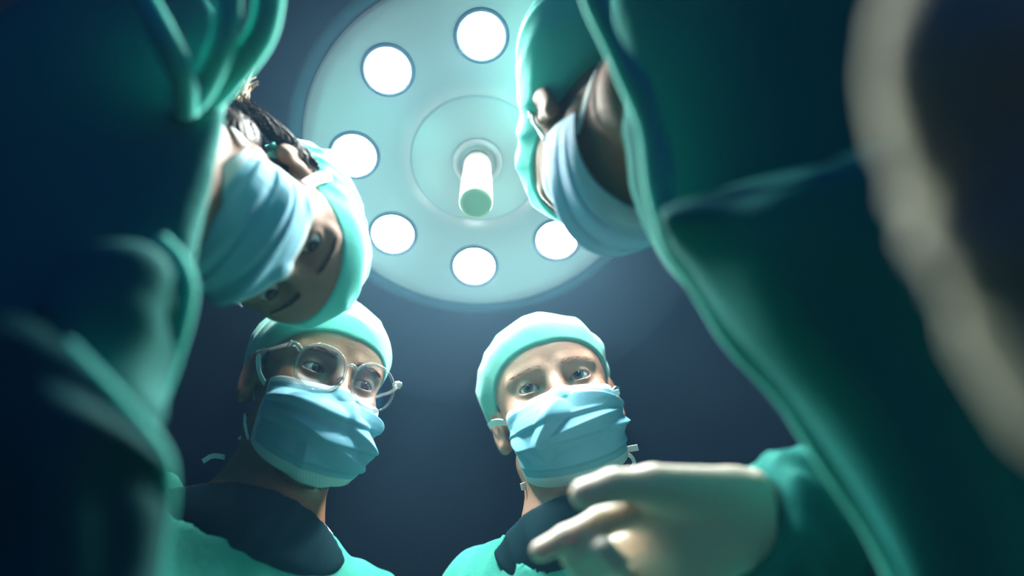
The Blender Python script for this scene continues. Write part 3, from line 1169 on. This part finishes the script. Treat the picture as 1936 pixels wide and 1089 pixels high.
for pts, wd in (([(1020, 905, 0.985), (1005, 914, 0.98), (985, 921, 0.975)], 0.0085),
                ([(1037, 935, 1.0), (1036, 960, 0.995), (1042, 978, 0.99), (1052, 991, 0.985)], 0.0035),
                ([(1146, 752, 0.985), (1158, 745, 0.985), (1171, 740, 0.985)], 0.006),
                ([(1172, 855, 0.985), (1185, 850, 0.98), (1206, 846, 0.975)], 0.0075),
                ([(1176, 858, 0.985), (1192, 862, 0.98), (1199, 876, 0.98), (1190, 889, 0.985)], 0.0045)):
    reparent(strap_px(p2, pts, wd, 0.0015, M_TIE, 'mask_tie'), mk2)

# ---- woman leaning in, upper left ---------------------------------------
F3 = head_frame([[0.66, 0.54, 0.52], [0.749, -0.52, -0.41], [0.052, 0.66, -0.75]], 499, 435, 0.845)
h3 = lambda P: head(P, 0.0056)
n3 = at(235, 235, 0.73)
feet3 = np.array((-1.0, 0.1, 0))
hip3 = np.array((-0.78, 0.05, 0.92))
root3 = thing('person', 'surgeon leaning in head down at upper left, brown curls under a mint cap', 'person', (-0.95, 0.1, 0))
T3 = [(F3.w((0, -0.022, -0.05)), n3, 0.05, 0.055, 0.03),
      (n3, at(110, 330, 0.66), 0.06, 0.10, 0.06),
      (at(190, -60, 0.66), at(30, 560, 0.58), 0.075, 0.065, 0.08),
      (at(110, 330, 0.66), hip3, 0.10, 0.14, 0.08),
      (at(30, 560, 0.56), at(150, 640, 0.49), 0.05, 0.036, 0.05), (at(150, 640, 0.49), at(60, 1040, 0.44), 0.036, 0.032, 0.03),
      (at(190, -60, 0.66), at(330, -260, 0.60), 0.06, 0.045, 0.05)]
for s in (1, -1):
    h_ = hip3 + np.array((0, 0.09 * s, -0.02))
    k_ = np.array((h_[0] - 0.08, h_[1], 0.48))
    a_ = np.array((h_[0] - 0.16, h_[1], 0.08))
    T3 += [(h_, k_, 0.085, 0.058, 0.05), (k_, a_, 0.055, 0.04, 0.03), (a_ + np.array((-0.04, 0, -0.03)), a_ + np.array((0.16, 0, -0.045)), 0.04, 0.032, 0.03)]
CUT3 = (at(165, 210, 0.615), plane3(at(165, 210, 0.615), at(0, 560, 0.50), at(250, 540, 0.52)))
b3, bf3 = person_body(root3, F3, M_SKIN3, T3, h3, step=0.002, cut=CUT3)
make_cap(root3, F3, M_CAP3, 0.048, -0.02, 0.006, [((0.7, 0.4, 0.5), 0.07, 0.0022, 1.3), ((0.3, -0.7, 0.6), 0.045, 0.0012, 1.0)], bag=((0.014, -0.060, 0.046), (0.090, 0.088, 0.074)), tilt=0.055)
mk3, G3 = make_mask(root3, F3, h3, M_MASK, creases=[(0.8, 0.45, -0.2, 0.5, 0.006, 0.12), (0.6, 0.7, -0.5, 0.75, 0.005, 0.12), (-0.8, 0.3, 0.1, 0.4, 0.005, 0.1)], wide=1.02)
for s in (1, -1):
    reparent(strap(root3, F3, h3, [(s * 0.071, 0.036, -0.020), (s * 0.080, 0.016, -0.002), (s * 0.088, -0.004, 0.022), (s * 0.091, -0.02, 0.050)], 0.012, 0.002, M_TIE, 'mask_tie', gap=0.005), mk3)
    reparent(strap(root3, F3, bf3, [(s * 0.064, 0.021, -0.088), (s * 0.062, 0.0, -0.092), (s * 0.056, -0.03, -0.094), (s * 0.04, -0.07, -0.09)], 0.010, 0.002, M_TIE, 'mask_tie', gap=0.003), mk3)
    make_eye(root3, F3, s, M_EYE1, (-0.05, 1, 0.10))
    brow(root3, F3, h3, s, M_HAIR, n=120, thick=0.0055)
# hair at the side and nape, with loose curls


def hair_shell(root, fr, m, zf, zn, off=0.004, front=0.012, low=-0.055, name='hair', extra=None):
    """Hair below the cap edge, behind the temples and round the nape."""
    def f(P):
        sk = skull(P) - off
        n = np.array((0, -(zf - zn), 0.195), np.float32)
        n /= np.linalg.norm(n)
        h = (P - np.array((0, 0.095, zf), np.float32)) @ n - 0.05 * np.abs(P[:, 0]) * (P[:, 1] > -0.02)
        b = si(sk, h - 0.006, 0.002)
        hl = P[:, 1] - front + 0.10 * np.maximum(0, -P[:, 2] - 0.0) * 2      # hairline in front of the ear
        b = si(b, hl, 0.004)
        b = si(b, low - P[:, 2] - 0.25 * np.minimum(0, P[:, 1] + 0.03), 0.006)
        b = b - waves(P, [((0.2, 0.6, 0.9), 0.006, 0.0008, 1.6)])
        if extra is not None:
            b = su(b, extra(P), 0.008)
        return b
    V, F = nets(f, axis((-0.10, 0.10, 0.002)), axis((-0.13, 0.06, 0.002)), axis((-0.13, 0.09, 0.002)))
    return link(name, fr.w(V), F, m, root)


hair_shell(root3, F3, M_HAIRB, 0.048, -0.02, off=0.007, front=0.002, low=-0.085, extra=lambda P: su(ell(P, (0.045, -0.062, -0.058), (0.034, 0.040, 0.036)), ell(P, (0.050, -0.035, -0.085), (0.030, 0.038, 0.034)), 0.02) - waves(P, [((0.5, 0.6, 0.7), 0.009, 0.002, 1.6)]))  # clumps added to shade the neck, their dark standing for its shadow
hair_shell(p1, F1, M_HAIR, 0.045, -0.035, off=0.002, front=0.024)
hair_shell(p2, F2, M_HAIRB, 0.047, -0.040, off=0.0015, front=0.018)
hp = []
for i in range(170):
    a = rng.uniform(0, 1)
    p0 = np.array((0.073 + rng.uniform(-0.003, 0.005), -0.012 - 0.07 * a, 0.004 - 0.020 * a + rng.uniform(-.008, .008)))
    tw = rng.uniform(0, 6.28)
    pts = []
    for k in range(9):
        t = k / 8
        pts.append(p0 + np.array((0.010 + 0.006 * math.sin(tw + 5 * t), -0.020 * t + 0.006 * math.cos(tw + 6 * t), -0.055 * t * (0.5 + 0.5 * a))))
    hp.append(tube(push_out(np.array(pts), h3, 0.002), list(np.linspace(0.0012, 0.0004, 9)), 5))
v, f_ = merge(hp)
cu = link('curls', F3.w(v), f_, M_HAIRB, root3)
hp = []
for i in range(26):
    b0 = at(rng.uniform(440, 468), rng.uniform(165, 195), rng.uniform(0.84, 0.88))
    e0 = at(rng.uniform(445, 490), rng.uniform(120, 165), rng.uniform(0.84, 0.88))
    hp.append(tube(spline([b0, (b0 + e0) / 2 + np.array((rng.uniform(-.006, .006), 0, rng.uniform(-.006, .006))), e0], 6), list(np.linspace(0.0009, 0.0003, 13)), 5))
v, f_ = merge(hp)
st = link('loose_hair', v, f_, M_BLOND, root3)
st['label'] = 'light brown stray hairs at the nape'
g3 = [(at(165, 235, 0.68), at(60, 320, 0.62), 0.065, 0.10, 0.06),
      (at(290, -40, 0.66), at(165, 210, 0.64), 0.060, 0.075, 0.06),
      (at(100, 250, 0.60), at(0, 560, 0.52), 0.080, 0.085, 0.07),
      (at(20, 560, 0.52), at(-120, 900, 0.46), 0.095, 0.115, 0.07),
      (at(60, 420, 0.62), hip3 + np.array((-0.02, 0, -0.25)), 0.11, 0.17, 0.08),
      (at(190, -60, 0.68), at(370, -270, 0.60), 0.065, 0.055, 0.05)]
g3f = [(at(225, 545, 0.50), at(150, 800, 0.46), 0.036, 0.036, 0.02)]
g3 += [(a, b, r1 + 0.014, r2 + 0.014, k) for a, b, r1, r2, k in T3[1:7]]
cloth(root3, 'surgical_gown', M_GOWN, g3, folds=[((0.9, 0.3, 0.3), 0.14, 0.005, 1.2), ((0.3, 0.6, -0.6), 0.09, 0.002, 1.0)], step=0.006, cuts=[(at(330, 255, 0.72), F3.R @ np.array((0, 0.1, 1.0)), 0.01),
      (*CUT3, 0.035)], front=g3f)
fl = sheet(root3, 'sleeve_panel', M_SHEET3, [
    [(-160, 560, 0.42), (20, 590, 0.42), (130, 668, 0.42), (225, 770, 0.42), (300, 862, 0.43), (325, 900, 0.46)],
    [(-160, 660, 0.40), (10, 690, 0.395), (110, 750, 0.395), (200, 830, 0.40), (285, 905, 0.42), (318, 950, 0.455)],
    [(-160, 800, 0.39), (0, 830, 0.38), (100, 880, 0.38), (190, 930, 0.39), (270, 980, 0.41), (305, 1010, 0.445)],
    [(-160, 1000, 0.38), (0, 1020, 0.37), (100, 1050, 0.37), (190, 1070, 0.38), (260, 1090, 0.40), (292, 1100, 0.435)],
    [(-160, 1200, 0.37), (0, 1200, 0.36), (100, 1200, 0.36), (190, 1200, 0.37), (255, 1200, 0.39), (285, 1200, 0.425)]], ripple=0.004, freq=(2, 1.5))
fl['label'] = 'loose sleeve cloth with light painted along its diagonal edge'
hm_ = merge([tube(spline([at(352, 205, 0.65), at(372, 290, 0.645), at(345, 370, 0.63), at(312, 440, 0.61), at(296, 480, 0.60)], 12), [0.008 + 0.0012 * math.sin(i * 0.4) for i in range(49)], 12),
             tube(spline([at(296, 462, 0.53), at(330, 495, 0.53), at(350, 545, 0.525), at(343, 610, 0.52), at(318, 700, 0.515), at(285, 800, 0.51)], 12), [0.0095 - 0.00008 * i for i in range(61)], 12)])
link('rim_light_edge', hm_[0], hm_[1], M_RIMLIT, root3)['label'] = 'added bright tubes drawing rim light along the gown edges'  # tubes of brighter cloth added to draw the rim light
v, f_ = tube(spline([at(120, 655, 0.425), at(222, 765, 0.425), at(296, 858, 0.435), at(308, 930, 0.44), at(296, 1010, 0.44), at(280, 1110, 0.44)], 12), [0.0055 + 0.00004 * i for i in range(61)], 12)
link('rim_light_sleeve', v, f_, M_RIMLIT, root3)  # bright tube added for the light along the sleeve's edge
# soft collar folds round the neck, lamp light put into their pale colour
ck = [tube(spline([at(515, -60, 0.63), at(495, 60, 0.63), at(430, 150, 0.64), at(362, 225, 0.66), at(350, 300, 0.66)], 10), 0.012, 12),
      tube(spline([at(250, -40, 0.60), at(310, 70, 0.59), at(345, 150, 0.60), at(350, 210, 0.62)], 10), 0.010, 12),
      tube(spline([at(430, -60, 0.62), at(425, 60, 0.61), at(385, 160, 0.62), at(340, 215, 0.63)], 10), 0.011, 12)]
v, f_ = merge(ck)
link('collar', v, f_, M_RIMLIT, root3)

# ---- surgeon leaning in, upper right, with gloved hand -------------------
F4 = head_frame([[0.941, -0.20, -0.27], [-0.18, -0.979, 0.09], [-0.28, -0.037, -0.96]], 1146, 258, 0.86)
h4 = lambda P: head(P, 0.0056)
n4 = at(1300, 150, 0.68)
hip4 = np.array((0.80, 0.10, 0.92))
root4 = thing('person', 'surgeon bending over at upper right, pointing with a gloved hand, seen from under the chin', 'person', (0.95, 0.1, 0))
wrist = at(1440, 975, 0.665)
elbow4 = at(1720, 1060, 0.70)
sh4 = at(1640, 420, 0.74)
T4 = [(F4.w((0, -0.022, -0.05)), n4, 0.052, 0.056, 0.03),
      (n4, at(1480, 200, 0.70), 0.06, 0.11, 0.06),
      (at(1480, 60, 0.68), at(1640, 420, 0.68), 0.085, 0.09, 0.08),
      (at(1560, 300, 0.68), hip4, 0.11, 0.14, 0.08),
      (sh4, elbow4, 0.055, 0.042, 0.04), (elbow4, wrist, 0.042, 0.024, 0.03),
      (wrist, at(1360, 985, 0.667), 0.022, 0.016, 0.03),
      (at(1480, 40, 0.68), at(1750, -120, 0.60), 0.06, 0.045, 0.05)]
for s in (1, -1):
    h_ = hip4 + np.array((0, 0.09 * s, -0.02))
    k_ = np.array((h_[0] + 0.06, h_[1], 0.48))
    a_ = np.array((h_[0] + 0.14, h_[1], 0.08))
    T4 += [(h_, k_, 0.085, 0.058, 0.05), (k_, a_, 0.055, 0.04, 0.03), (a_ + np.array((0.04, 0, -0.03)), a_ + np.array((-0.16, 0, -0.045)), 0.04, 0.032, 0.03)]
CUT4 = (at(1535, 240, 0.57), plane3(at(1470, 60, 0.62), at(1600, 240, 0.575), at(1850, 690, 0.50)))
b4, bf4 = person_body(root4, F4, M_SKIN3, T4, h4, step=0.002, cut=CUT4)
make_cap(root4, F4, M_CAP3, 0.040, -0.055, 0.009, [((0.7, 0.4, 0.5), 0.07, 0.0022, 1.3), ((0.3, -0.7, 0.6), 0.045, 0.0012, 1.0)], bag=((-0.012, -0.085, 0.03), (0.096, 0.10, 0.085)))
mk4, G4 = make_mask(root4, F4, h4, M_MASK2, creases=[(-0.8, 0.45, 0.2, 0.5, 0.004, 0.12)], wide=1.10, pleat=0.0018, back=0.026)
for s in (1, -1):
    reparent(strap(root4, F4, bf4, [(s * 0.064, 0.021, -0.088), (s * 0.062, 0.0, -0.092), (s * 0.056, -0.03, -0.094), (s * 0.04, -0.07, -0.09)], 0.006, 0.002, M_TIE, 'mask_tie', gap=0.003), mk4)
    reparent(strap(root4, F4, h4, [(s * 0.074, 0.022, -0.022), (s * 0.080, 0.010, -0.006), (s * 0.086, -0.012, 0.026), (s * 0.084, -0.03, 0.05)], 0.006, 0.002, M_TIE, 'mask_tie', gap=0.003), mk4)
    make_eye(root4, F4, s, M_EYE1, (0.0, 1, -0.1))
    brow(root4, F4, h4, s, M_HAIR, n=80)
g4 = [(at(1400, 90, 0.72), at(1490, 130, 0.66), 0.070, 0.115, 0.06),
      (at(1440, -120, 0.66), at(1555, 240, 0.60), 0.133, 0.124, 0.08),
      (at(1535, 240, 0.60), at(1990, 690, 0.54), 0.125, 0.105, 0.08),
      (at(1990, 690, 0.54), at(2200, 1050, 0.50), 0.105, 0.100, 0.08),
      (at(1600, 300, 0.66), hip4 + np.array((0.03, 0, -0.25)), 0.12, 0.17, 0.08),
      (at(1500, -60, 0.66), at(1780, -180, 0.58), 0.075, 0.06, 0.05)]
g4f = [(at(1850, 640, 0.55), at(2030, 930, 0.52), 0.060, 0.075, 0.04)]
g4 += [(a, b, r1 + 0.014, r2 + 0.014, k) for a, b, r1, r2, k in T4[2:4] + T4[7:8]]
cloth(root4, 'surgical_gown', M_GOWN, g4, folds=[((0.9, 0.3, 0.3), 0.16, 0.005, 1.2), ((0.3, 0.6, -0.6), 0.10, 0.002, 1.0)], step=0.006, cuts=[(*CUT4, 0.035)], front=g4f, k_front=0.02)
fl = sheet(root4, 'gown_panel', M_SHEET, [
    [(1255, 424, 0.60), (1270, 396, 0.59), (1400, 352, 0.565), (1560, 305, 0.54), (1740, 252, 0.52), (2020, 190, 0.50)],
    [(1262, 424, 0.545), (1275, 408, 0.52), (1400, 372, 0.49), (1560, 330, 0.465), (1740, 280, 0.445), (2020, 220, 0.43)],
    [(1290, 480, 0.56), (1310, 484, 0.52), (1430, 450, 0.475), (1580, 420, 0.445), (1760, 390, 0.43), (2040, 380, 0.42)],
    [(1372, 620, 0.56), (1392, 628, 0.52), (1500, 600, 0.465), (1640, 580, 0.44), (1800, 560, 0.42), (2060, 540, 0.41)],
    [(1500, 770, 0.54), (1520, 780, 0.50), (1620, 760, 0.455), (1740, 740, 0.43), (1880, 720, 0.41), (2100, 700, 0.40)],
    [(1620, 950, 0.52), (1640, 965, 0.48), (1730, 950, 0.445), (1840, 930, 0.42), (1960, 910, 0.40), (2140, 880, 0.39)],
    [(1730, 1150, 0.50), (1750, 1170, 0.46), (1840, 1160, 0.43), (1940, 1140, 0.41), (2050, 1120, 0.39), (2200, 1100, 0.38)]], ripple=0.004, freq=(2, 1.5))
fl['label'] = 'loose outer panel of the gown falling in a diagonal edge'
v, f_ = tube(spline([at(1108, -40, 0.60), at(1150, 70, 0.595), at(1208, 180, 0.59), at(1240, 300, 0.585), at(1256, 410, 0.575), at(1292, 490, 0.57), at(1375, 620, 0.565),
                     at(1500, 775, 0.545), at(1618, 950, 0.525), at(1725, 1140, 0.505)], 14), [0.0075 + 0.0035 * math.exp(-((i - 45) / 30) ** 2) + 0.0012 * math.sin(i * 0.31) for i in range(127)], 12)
hm_ = link('rim_light_edge', v, f_, M_RIMLIT, root4)  # brighter tube added along the outline as painted rim light
hm_['label'] = 'added bright tube drawing rim light down the gown front'
slv = [(at(1430, 985, 0.668), at(1540, 1000, 0.675), 0.054, 0.060, 0.02), (at(1540, 1000, 0.675), elbow4, 0.060, 0.070, 0.03), (elbow4, at(1800, 700, 0.72), 0.066, 0.08, 0.04)]
axs = elbow4 - wrist
cloth(root4, 'sleeve', M_GOWN, slv, folds=[((0.9, 0.1, 0.4), 0.05, 0.004, 1.4), ((0.2, 0.7, 0.5), 0.04, 0.002, 1.2)], step=0.0035, cuts=[(at(1430, 975, 0.667), -(axs), 0.01)])
# glove: palm towards the lens, thumb on top, forefinger pointing, others curled
FG = Frame(RC, at(1260, 980, 0.66))
gl = lambda px, py, d: FG.l(at(px, py, d))
hand = []


def chain(js, k0=0.012):
    for (a, b) in zip(js[:-1], js[1:]):
        hand.append((gl(*a[:3]), gl(*b[:3]), a[3], b[3]))


fingers = {
    'thumb': [(1372, 930, 0.656, 0.019), (1232, 918, 0.642, 0.0150), (1160, 919, 0.636, 0.0122), (1106, 935, 0.630, 0.0112)],
    'fore': [(1240, 958, 0.660, 0.0150), (1138, 987, 0.650, 0.0110), (1070, 1019, 0.645, 0.0094), (1022, 1042, 0.642, 0.0080)],
    'mid': [(1240, 1015, 0.668, 0.0145), (1105, 1066, 0.682, 0.0110), (1086, 1054, 0.652, 0.0098), (1142, 1039, 0.630, 0.0090)],
    'ring': [(1254, 1060, 0.672, 0.0140), (1130, 1100, 0.686, 0.0108), (1108, 1082, 0.654, 0.0096), (1168, 1066, 0.630, 0.0088)],
    'little': [(1275, 1100, 0.672, 0.0125), (1165, 1135, 0.684, 0.0098), (1136, 1106, 0.662, 0.0088), (1186, 1086, 0.642, 0.0078)]}
palm = [(gl(1405, 950, 0.665), gl(1236, 972, 0.662), 0.0215, 0.0165), (gl(1405, 975, 0.668), gl(1240, 1015, 0.668), 0.0215, 0.0165),
        (gl(1405, 995, 0.670), gl(1254, 1060, 0.672), 0.0215, 0.0155), (gl(1405, 1010, 0.670), gl(1275, 1100, 0.672), 0.0215, 0.0145),
        (gl(1370, 990, 0.664), gl(1285, 1020, 0.664), 0.027, 0.022), (gl(1395, 945, 0.662), gl(1240, 925, 0.648), 0.022, 0.016), (gl(1390, 1030, 0.660), gl(1300, 1090, 0.664), 0.018, 0.015)]
cuff = [(gl(1462, 975, 0.668), gl(1400, 972, 0.667), 0.035, 0.029)]


def fglove(P):
    d = None
    for a, b, r1, r2 in palm:
        q = cone(P, a, b, r1, r2)
        d = q if d is None else su(d, q, 0.016)
    for js in fingers.values():
        c = None
        for (a, b) in zip(js[:-1], js[1:]):
            q = cone(P, gl(*a[:3]), gl(*b[:3]), a[3], b[3])
            c = q if c is None else su(c, q, 0.005)
        d = su(d, c, 0.009)
    w_ = cone(P, *cuff[0]) - waves(P, [((0.9, 0.5, 0.1), 0.02, 0.0012, 1.5)])
    return si(su(d, w_, 0.02) - 0.0006, P[:, 0] - gl(1446, 975, 0.668)[0], 0.004)


V, F = nets(fglove, axis((-0.14, 0.11, 0.0022)), axis((-0.10, 0.06, 0.0022)), axis((-0.07, 0.07, 0.0022)))
gv = link('glove', FG.w(V), F, M_GLOVE, root4)
gv['label'] = 'cream latex glove on the pointing hand'

# ---- operating table under the lens, its drape, and the drape fold beside the lens
tb = thing('operating_table', 'narrow steel operating table between the surgeons', 'table', (0, -0.25, 0))


def slab(lo, hi, r=0.03):
    lo, hi = np.array(lo, float), np.array(hi, float)
    V, Fc = [], []
    ring = []
    for (cx, cy, a0) in ((hi[0] - r, hi[1] - r, 0), (lo[0] + r, hi[1] - r, 90), (lo[0] + r, lo[1] + r, 180), (hi[0] - r, lo[1] + r, 270)):
        for k in range(7):
            t = math.radians(a0 + 15 * k)
            ring.append((cx + r * math.cos(t), cy + r * math.sin(t)))
    m = len(ring)
    for z, ins in ((lo[2], 0.006), (lo[2] + 0.006, 0), (hi[2] - 0.006, 0), (hi[2], 0.006)):
        c = (lo + hi) / 2
        for (x, y) in ring:
            V.append((x - np.sign(x - c[0]) * ins, y - np.sign(y - c[1]) * ins, z))
    for k in range(3):
        for i in range(m):
            j = (i + 1) % m
            Fc.append((k * m + i, k * m + j, (k + 1) * m + j, (k + 1) * m + i))
    Fc.append(tuple(reversed(range(m))))
    Fc.append(tuple(3 * m + i for i in range(m)))
    return np.array(V), Fc


v, f_ = slab((-0.26, -1.1, 0.50), (0.26, 0.30, 0.58))
link('mattress', v, f_, M_PAD, tb, smooth=False)
v, f_ = slab((-0.25, -1.08, 0.44), (0.25, 0.28, 0.50))
link('tabletop', v, f_, M_STEEL, tb, smooth=False)
v, f_ = tube([(0, -0.3, 0.06), (0, -0.3, 0.44)], [0.12, 0.10], 24)
link('pedestal', v, f_, M_STEEL, tb)
v, f_ = slab((-0.22, -0.75, 0.0), (0.22, 0.1, 0.07), 0.06)
link('base', v, f_, M_STEEL, tb, smooth=False)
dr = [(at(1860, -160, 0.22), at(1880, 120, 0.21), 0.020, 0.023, 0.03), (at(1880, 120, 0.21), at(1965, 400, 0.205), 0.023, 0.022, 0.03),
      (at(1965, 400, 0.205), at(2120, 690, 0.20), 0.022, 0.022, 0.03), (at(2120, 690, 0.20), np.array((0.20, 0.10, 0.72)), 0.022, 0.024, 0.03),
      (np.array((0.20, 0.10, 0.72)), np.array((0.20, 0.08, 0.60)), 0.024, 0.018, 0.03)]
dp, _ = cloth(None, 'surgical_drape', M_DRAPE, dr, folds=[((0.9, 0.4, 0.1), 0.03, 0.004, 1.5), ((0.5, 0.2, 0.8), 0.05, 0.002, 1.0)], step=0.004)
dp['label'] = 'pale cream drape fold hanging close and blurred along the right edge'
dp['category'] = 'drape'
